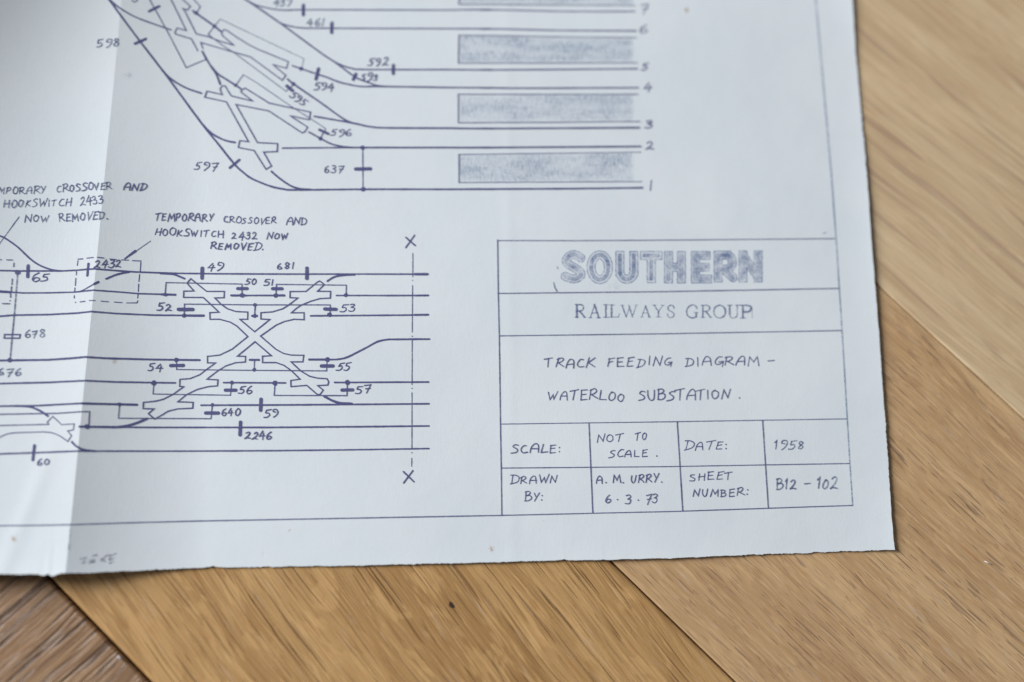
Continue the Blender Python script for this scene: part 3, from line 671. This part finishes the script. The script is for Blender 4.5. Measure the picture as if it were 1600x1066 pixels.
TW = dict(slant=.04, parent=title)
write('TRACK', 852, 574.5, 928, 575, 15, 1.62, INK_T, **TW); write('FEEDING', 949, 574.5, 1050, 572, 15, 1.62, INK_T, **TW)
write('DIAGRAM -', 1071, 572, 1210, 569.5, 14, 1.62, INK_T, **TW)
write('WATERLOO', 856, 625, 976, 626, 15, 1.62, INK_T, **TW); write('SUBSTATION .', 998, 627, 1157, 622.5, 15, 1.62, INK_T, **TW)
write('SCALE:', 799, 708, 876, 707, 13, 1.55, INK_T, **TW)
write('NOT', 933, 691.5, 973, 689.5, 12, 1.55, INK_T, **TW); write('TO', 992, 688, 1011, 687.5, 13, 1.55, INK_T, **TW); write('SCALE .', 951, 715.5, 1028, 713.5, 12, 1.55, INK_T, **TW)
write('DRAWN', 798, 757.5, 870, 754, 12, 1.55, INK_T, **TW); write('BY:', 820, 784, 848, 783, 14, 1.55, INK_T, **TW)
write('A. M. URRY.', 932, 755, 1035, 754, 13, 1.55, INK_T, **TW); write('6 · 3 · 73', 946, 787, 1027, 786, 13, 1.55, INK_T, **TW)
write('DATE:', 1070, 703.5, 1136, 702, 13, 1.55, INK_T, **TW); write('!958', 1210, 703, 1256, 702, 14, 1.8, INK_F, slant=.12, parent=title)
write('SHEET', 1078, 751, 1143, 749, 12, 1.55, INK_T, **TW); write('NUMBER:', 1083, 777, 1168, 774.5, 12, 1.55, INK_T, **TW)
write('B!2 - !02', 1213, 765, 1307, 763, 17, 2.0, INK_F, slant=.06, parent=title, gap=.2)

# small serif rubber stamp
SG = {
 'R': [('t', [(.16, 1), (.16, 0)], 1), ('n', [(0, 1), (.5, 1)], 0), ('c', [(.45, 1), (.74, .92), (.78, .74), (.68, .56), (.42, .50), (.16, .50)], .6), ('t', [(.42, .5), (.86, .03)], 1), ('n', [(0, 0), (.34, 0)], 0), ('n', [(.78, 0), (1, 0)], 0)],
 'A': [('n', [(.5, 1), (.14, 0)], 0), ('t', [(.48, 1), (.84, 0)], 1), ('n', [(.27, .36), (.70, .36)], 0), ('n', [(0, 0), (.28, 0)], 0), ('n', [(.68, 0), (1, 0)], 0)],
 'I': [('t', [(.5, 1), (.5, 0)], 1), ('n', [(.05, 1), (.95, 1)], 0), ('n', [(.05, 0), (.95, 0)], 0)],
 'L': [('t', [(.24, 1), (.24, 0)], 1), ('n', [(0, 1), (.5, 1)], 0), ('n', [(0, 0), (.92, 0), (1, .26)], 0)],
 'W': [('t', [(.1, 1), (.34, 0)], .8), ('n', [(.34, 0), (.54, .92)], 0), ('t', [(.50, 1), (.70, 0)], .8), ('n', [(.70, 0), (.92, 1)], 0), ('n', [(0, 1), (.22, 1)], 0), ('n', [(.8, 1), (1, 1)], 0)],
 'Y': [('t', [(.12, 1), (.5, .46)], .8), ('n', [(.9, 1), (.5, .46)], 0), ('t', [(.5, .46), (.5, 0)], .9), ('n', [(0, 1), (.3, 1)], 0), ('n', [(.72, 1), (1, 1)], 0), ('n', [(.3, 0), (.7, 0)], 0)],
 'S': [('c', [(.92, .74), (.84, .95), (.5, 1.0), (.14, .86), (.18, .62), (.55, .48), (.92, .32), (.86, .08), (.48, -.02), (.12, .08), (.04, .30)], .5)],
 'G': [('c', [(.92, .74), (.82, .94), (.52, 1.02), (.16, .84), (.02, .5), (.14, .14), (.5, -.02), (.78, .04), (.86, .12)], .6), ('t', [(.86, .40), (.86, .06)], 1), ('n', [(.64, .42), (1, .42)], 0)],
 'O': [('c', [(.5, 1.02), (.14, .84), (.02, .5), (.14, .14), (.5, -.02), (.86, .14), (.98, .5), (.86, .84), (.5, 1.02)], .7)],
 'U': [('t', [(.2, 1), (.2, .3)], 1), ('c', [(.2, .3), (.3, .04), (.54, -.02), (.78, .08), (.86, .34)], .5), ('n', [(.86, .34), (.86, 1)], 0), ('n', [(0, 1), (.4, 1)], 0), ('n', [(.72, 1), (1, 1)], 0)],
 'P': [('t', [(.34, 1), (.34, 0)], 1), ('n', [(.1, 1), (.6, 1)], 0), ('c', [(.55, 1), (.88, .92), (.94, .74), (.84, .54), (.58, .48), (.34, .48)], .9), ('n', [(.12, 0), (.56, 0)], 0)],
}
for c, x0, x1, y0, y1, k in (('R', 898, 915.5, 476, 496, 1.1), ('A', 919.6, 938.5, 476, 496.6, 1.15), ('I', 942, 951, 476.4, 496, 1.1), ('L', 951.5, 967.5, 476.6, 495.5, 1.05), ('W', 969, 996, 477, 495.5, .85), ('A', 1000, 1017, 477.5, 495.5, .8),
                             ('Y', 1019.5, 1037.5, 477, 495.3, .85), ('S', 1042, 1053.5, 477, 496, .85), ('G', 1072, 1090, 477, 496.5, .9), ('R', 1095, 1112, 477, 496, .85), ('O', 1114.5, 1133.5, 477, 496.6, .95), ('U', 1136, 1154, 477, 496.6, .95), ('P', 1153, 1174.5, 477, 497, 1.15)):
    i = Ink()
    for kind, pts, wt in SG[c]:
        pp = [(x0 + p[0] * (x1 - x0), y1 - p[1] * (y1 - y0)) for p in pts]
        if kind == 'c': pp = catmull(pp, 5)
        i.stroke(pp, (1.15 + 1.35 * wt) * k, step=2, jit=.25, wob=.3)
    i.build('stamped_letter', STAMP2, title, 'small serif stamped capital ' + c)
i = Ink(); i.stroke([(1174.5, 482), (1174.8, 497)], 1.3, jit=.4); i.build('stamp_smudge', INK_B, title)

# large outlined stamp: distance to each letter's skeleton gives rim, gap and inner band
HWD = 6.6
def arc(cx, cy, rx, ry, a0, a1, n=16):
    return [(cx + rx * math.cos(math.radians(a0 + (a1 - a0) * k / n)), cy - ry * math.sin(math.radians(a0 + (a1 - a0) * k / n))) for k in range(n + 1)]
def skel(c, x0, x1, y0, y1):
    h = HWD - .2; a, b, t, u = x0 + h, x1 - h, y0 + h, y1 - h; mx_, my = (a + b) / 2, (t + u) / 2
    if c == 'O': return [('r', arc(mx_, my, (b - a) / 2, (u - t) / 2, 0, 360, 28))]
    if c == 'U': return [('q', [(a, t), (a, u - 12)]), ('r', arc(mx_, u - 12, (b - a) / 2, 12, 180, 360)), ('q', [(b, u - 12), (b, t)])]
    if c == 'T': return [('q', [(a, t), (b, t)]), ('q', [(mx_, t), (mx_, u)])]
    if c == 'H': return [('q', [(a, t), (a, u)]), ('q', [(b, t), (b, u)]), ('r', [(a, my), (b, my)])]
    if c == 'E': return [('q', [(a, t), (a, u)]), ('q', [(a, t), (b - 2.5, t)]), ('q', [(a, my), (b - 4, my)]), ('q', [(a, u), (b, u)])]
    if c == 'R': return [('q', [(a, t), (a, u)]), ('q', [(a, t), (b - 11, t)]), ('r', arc(b - 12, t + 11, 9.5, 11, 90, -90)), ('r', [(b - 11, t + 22), (a, t + 22)]), ('r', [(mx_ - 3, t + 22), (b - 1, u - .5)])]
    if c == 'N': return [('q', [(a, t), (a, u)]), ('q', [(b, t), (b, u)]), ('r', [(a, t + 1), (b, u - 1)])]
    if c == 'S':
        return [('r', [tuple(p) for p in catmull([(b, t + 5), (mx_ + 5, t + .5), (mx_ - 3, t), (a + 1, t + 7), (a + 3, t + 14), (mx_, my), (b - 2, my + 7), (b, my + 13), (b - 5, u - 2), (mx_, u), (a - 1, u - 4)], 6)])]
def field(px, py, sk):
    dmin = np.full(px.shape, 1e9)
    for kind, pts in sk:
        for (ax, ay), (bx, by) in zip(pts[:-1], pts[1:]):
            dx, dy = bx - ax, by - ay; L = math.hypot(dx, dy) + 1e-9; dx /= L; dy /= L
            s = (px - ax) * dx + (py - ay) * dy; n = np.abs((px - ax) * dy - (py - ay) * dx)
            e = np.maximum(0, np.maximum(-s, s - L))
            dd = np.maximum(n, e) if kind == 'q' else np.hypot(n, e)
            dmin = np.minimum(dmin, dd)
    return dmin
bp = lambda d, c, w: np.exp(-((d - c) / w) ** 2)
for c, x0, x1, y0, y1, fill, gapv in (('S', 877.5, 914, 392, 442.5, .65, .25), ('O', 917, 957, 392, 443.5, .62, .05), ('U', 962, 996.7, 393, 443, .62, .08), ('T', 1000.6, 1034.4, 393, 442, .72, .05),
                                ('H', 1038, 1071, 393, 442.5, .50, .22), ('E', 1080, 1112, 393, 442.5, .52, .35), ('R', 1115.6, 1153, 392.4, 441, .65, .30), ('N', 1154.4, 1191, 392, 441, .62, .42)):
    st_ = 0.62; gx = np.arange(x0 - 2, x1 + 2, st_); gy = np.arange(y0 - 2, y1 + 2, st_)
    PXX, PYY = np.meshgrid(gx, gy)
    wob = .35 * np.sin(PXX * .9 + PYY * .5) + .3 * np.sin(PYY * 1.1 - PXX * .4)
    d = field(PXX + wob * .6, PYY, skel(c, x0, x1, y0, y1))
    blot = .5 + .5 * np.sin(PXX * .21 + PYY * .13 + ord(c)) * np.sin(PYY * .17 - PXX * .07 + ord(c) * 2)
    rim = bp(d, 6.15, .62) * (.78 + .3 * blot); inner = bp(d, 2.5, .6) * .75 * (.6 + .6 * blot)
    body = (d < 2.6) * fill * (.40 + .6 * blot); mid = (d < 6.0) * gapv * 1.1 * (.3 + .7 * blot)
    if c == 'E': body = body * 1.0; 
    den = np.clip(np.maximum.reduce([rim, inner, body, mid]), 0, 1) * (d < 7.6)
    speck = rng.uniform(.78, 1.12, den.shape); den = np.clip(den * speck, 0, 1)
    ny, nx = den.shape; idx = -np.ones((ny, nx), int); v, f, a = [], [], []
    def vid(j, i_):
        if idx[j, i_] < 0:
            q = at(PXX[j, i_], PYY[j, i_]); idx[j, i_] = len(v); v.append((q[0], q[1], relief(*q) + 0.03 * MM)); a.append(float(den[j, i_]))
        return idx[j, i_]
    for j in range(ny - 1):
        for i_ in range(nx - 1):
            if den[j:j + 2, i_:i_ + 2].max() > .05:
                f.append((vid(j, i_), vid(j + 1, i_), vid(j + 1, i_ + 1), vid(j, i_ + 1)))
    o = link('stamped_letter', v, f, STAMP, title, 'large outlined stamped capital ' + c, True)
    at3 = o.data.attributes.new('ink', 'FLOAT', 'POINT'); at3.data.foreach_set('value', a)

# stray marks
i = Ink(); i.stroke([(864.8, 441), (866.5, 449), (870, 455.3)], 1.2, w2=2.4, jit=.3); i.stroke([(870.5, 417), (871.2, 420.5)], 1.5, jit=.4); i.build('stray_mark', INK_F, title)
i = Ink(); i.stroke([(1286, 365), (1290, 363.6)], 1.2); i.build('stray_mark', INK_F)
i = Ink(); i.stroke([(110, 812), (108.6, 842), (107, 858)], .5, w2=1.8); i.build('stray_mark', PURP)
i = Ink()
for p in ([(126, 873.5), (134.5, 871.3)], [(129, 880), (133, 876)], [(140, 876.5), (147.5, 874.5)], [(138.5, 880.3), (147.5, 878)], [(145, 869), (152, 867)], [(157.5, 877), (168, 867)], [(158, 873.5), (164, 877.5)],
          [(171.5, 867), (171, 876)], [(172, 875), (178, 872)], [(171, 880.3), (177.5, 878)], [(174, 868.5), (181, 865)]): i.stroke(p, 2.1, jit=.35)
i.build('pencil_mark', PURP, label='faint broken purple pencil lettering near the lower edge')
def blot(x, y, r, mat, name='stain', ax=1.0):
    n = 12; v, f, a = [], [], []
    for j in range(n + 1):
        for i_ in range(n + 1):
            u, w = i_ / n * 2 - 1, j / n * 2 - 1; q = at(x + u * r * 1.5 * ax, y + w * r * 1.5)
            v.append((q[0], q[1], relief(*q) + 0.022 * MM)); a.append(max(0, 1 - math.hypot(u, w) * (1.15 + .25 * math.sin(5 * math.atan2(w, u) + x))))
    for j in range(n):
        for i_ in range(n):
            k = j * (n + 1) + i_; f.append((k, k + n + 1, k + n + 2, k + 1))
    o = link(name, v, f, mat, root, None, True); t = o.data.attributes.new('ink', 'FLOAT', 'POINT'); t.data.foreach_set('value', a)
for x, y, r in ((21.5, 842, 5), (179, 564.5, 4), (768, 858, 4.2), (1073, 16, 4), (452, 828.5, 2.6), (848, 815, 1.8)): blot(x, y, r, STAIN)
blot(200, 118, 4, SMUDGE, 'smudge', 1.6); blot(960, 447, 5, SMUDGE, 'smudge', 1.8); blot(412, 866, 3, SMUDGE, 'smudge')

# ---------------------------------------------------------------- floor: oak boards laid in a herringbone
A0, A1 = on_plane(78, 903), on_plane(235, 1066); B0, B1 = on_plane(952, 875), on_plane(1152, 1066); C0, C1 = on_plane(1372, 445), on_plane(1600, 655)
dirs = [(q - p)[:2] / np.linalg.norm((q - p)[:2]) for p, q in ((A0, A1), (B0, B1), (C0, C1))]
ud = sum(dirs); ud = ud / np.linalg.norm(ud); ang = math.atan2(ud[1], ud[0]); un = np.array([-ud[1], ud[0]])   # un points up-right
sA, sB, sC = [float(((p + q)[:2] / 2).dot(un)) for p, q in ((A0, A1), (B0, B1), (C0, C1))]
print('seam angles', [round(math.degrees(math.atan2(d[1], d[0])), 2) for d in dirs], 'offsets mm', sA / MM, sB / MM, sC / MM)
Wd = (sC - sA) / 2
floor_v = []
fl = link('floor', [(-1.2, -1.2, -.016), (1.2, -1.2, -.016), (1.2, 1.2, -.016), (-1.2, 1.2, -.016), (-1.2, -1.2, -.03), (1.2, -1.2, -.03), (1.2, 1.2, -.03), (-1.2, 1.2, -.03)],
          [(0, 1, 2, 3), (7, 6, 5, 4), (0, 4, 5, 1), (1, 5, 6, 2), (2, 6, 7, 3), (3, 7, 4, 0)], None or (lambda: (lambda m, nt: (principled(nt, .9)[0].inputs['Base Color'].__setattr__('default_value', (.05, .035, .022, 1)), m)[1])(*new_mat('dark_subfloor')))())
fl['kind'] = 'structure'; fl['label'] = 'oak herringbone floor under the sheet'
def plank(cx, cy, length, width, rot, mat, cham=0.6, depth=0.6, z=0.0, gap=0.12):
    """board lying along its local x, top edges chamfered"""
    L, Wi = length / 2 - gap * MM, width / 2 - gap * MM; c, d = cham * MM, depth * MM
    ring = lambda a, b, zz: [(-a, -b, zz), (a, -b, zz), (a, b, zz), (-a, b, zz)]
    v = ring(L - c, Wi - c, 0) + ring(L - c * .35, Wi - c * .35, -d * .3) + ring(L, Wi, -d) + ring(L, Wi, -.015)
    f = [(0, 1, 2, 3)]
    for r in range(3):
        for k in range(4):
            a, b = r * 4 + k, r * 4 + (k + 1) % 4; f.append((a, a + 4, b + 4, b))
    f.append((15, 14, 13, 12))
    o = link('plank', v, f, mat, fl); o.location = (cx, cy, z * MM); o.rotation_euler = (0, 0, rot); return o
R = math.radians
LT, MD, DK, PR = (.56, .365, .185), (.43, .262, .118), (.31, .178, .075), (.13, .068, .033)
M_left = wood_material('oak_left', (.350, .205, .100), (.265, .145, .066), (.15, .074, .035), (.060, .028, .017), R(1), 46, 1.4, .9, .0, .5, 1.0, 3.1, .42, .005, .5, 24, .28, .75)
M_mid = wood_material('oak_middle', (.58, .352, .148), (.47, .268, .104), (.32, .165, .055), (.15, .072, .030), R(8), 28, .66, .55, .42, .6, .8, 1.3, .46, .005, .46, 36, .28, .68)
M_r1 = wood_material('oak_lower_right', (.64, .425, .225), (.53, .330, .165), (.38, .220, .108), (.24, .145, .105), R(-.5), 11, .62, .50, .25, .45, .6, 5.7, .42, .003, .42, 56, .38, .60)
M_r2 = wood_material('oak_upper_right', (.69, .525, .325), (.60, .432, .255), (.47, .310, .178), (.40, .260, .175), R(-2.5), 60, 1.8, .62, .2, .6, .35, 8.2, .42, .004, .36, 16, .3, .7)  # paler, greyer tones: window sheen and haze are mixed into this board's colours
M_more = wood_material('oak_covered', (.54, .35, .17), (.45, .275, .125), (.32, .185, .08), (.13, .07, .035), R(-2), 24, 1.2, .5, .3, .6, .6, 11.9)
def c_at(along, across): p = ud * along + un * across; return float(p[0]), float(p[1])
LEN = Wd * 5
# boards lying along the seams; 'along' grows down-right
aA = float(((A0 + A1)[:2] / 2).dot(ud)); aB = float(((B0 + B1)[:2] / 2).dot(ud)); aC = float(((C0 + C1)[:2] / 2).dot(ud))
plank(*c_at(aA + .05, (sA + sB) / 2), LEN, sB - sA, ang, M_mid, 1.3, .55, gap=.34)
plank(*c_at(aB + .02, (sB + sC) / 2), LEN, sC - sB, ang, M_r1, .35, .4, -.12)
plank(*c_at(aC - .02, sC + Wd / 2), LEN, Wd, ang, M_r2, .6, .6, 0)
plank(*c_at(aC + .06, sC + Wd * 1.5), LEN, Wd, ang, M_more, .6, .6, -.05)
plank(*c_at(aB + .02 + LEN, (sB + sC) / 2), LEN, sC - sB, ang, M_more, .6, .6)
# boards lying across, their ends butting on the first seam
off = aA + .004
for k in range(-3, 3):
    x, y = c_at(off + k * Wd, sA - LEN / 2 - .3 * MM)
    plank(x, y, LEN, Wd, ang + math.pi / 2, M_left if k == 0 else M_more, 1.0, 1.0, -.25 if k == 0 else -.1)
# knot-dark pinprick in the middle board
kn, nt = new_mat('knot'); b_, o_ = principled(nt, .6); b_.inputs['Base Color'].default_value = (.035, .016, .010, 1)
p = on_plane(705.5, 945.5, 0.0); v = []
for k in range(12):
    a = 2 * math.pi * k / 12; e = (math.cos(a) * 1.5, math.sin(a) * .9); r_ = ang - R(9)
    v.append((p[0] + (e[0] * math.cos(r_) - e[1] * math.sin(r_)) * MM * (.75 + .15 * math.sin(3 * a)), p[1] + (e[0] * math.sin(r_) + e[1] * math.cos(r_)) * MM * .75, .00002))
link('knot', v, [tuple(range(12))], kn, fl)

# small things lying on the boards
def thread(pts, r, mat, name, label, cat):
    pts = catmull(pts, 6); v, f = [], []
    for k, q in enumerate(pts):
        d = pts[min(k + 1, len(pts) - 1)] - pts[max(0, k - 1)]; d = Vector(d).normalized(); s1 = d.cross(Vector((0, 0, 1))).normalized(); s2 = d.cross(s1)
        for j in range(6):
            a = math.pi * 2 * j / 6; e = Vector(q) + s1 * math.cos(a) * r + s2 * math.sin(a) * r; v.append(tuple(e))
    for k in range(len(pts) - 1):
        for j in range(6): f.append((k * 6 + j, k * 6 + (j + 1) % 6, (k + 1) * 6 + (j + 1) % 6, (k + 1) * 6 + j))
    f.append(tuple(range(5, -1, -1))); f.append(tuple(len(v) - 6 + j for j in range(6)))
    o = link(name, v, f, mat, None, label, True); o['category'] = cat; return o
wm, nt = new_mat('white_fluff'); b_, o_ = principled(nt, .7); b_.inputs['Base Color'].default_value = (.9, .88, .88, 1)
P3 = lambda x, y, z: on_plane(x, y, z * MM)
thread([P3(1538.5, 877, .25), P3(1543, 879, .5), P3(1547.5, 881, .2)], .13 * MM, wm, 'lint_fibre', 'tiny white fibre lying on the bare board right of the sheet', 'lint')
cm, nt = new_mat('grey_crumb'); b_, o_ = principled(nt, .6); b_.inputs['Base Color'].default_value = (.48, .47, .50, 1)
thread([P3(184, 1026, .2), P3(187, 1027.5, .45), P3(190, 1031, .2)], .28 * MM, cm, 'grit_crumb', 'small grey crumb beside the dark joint at lower left', 'crumb')
for o in bpy.data.objects:
    if o.type == 'MESH' and len(o.data.vertices) == 0: print('EMPTY', o.name)
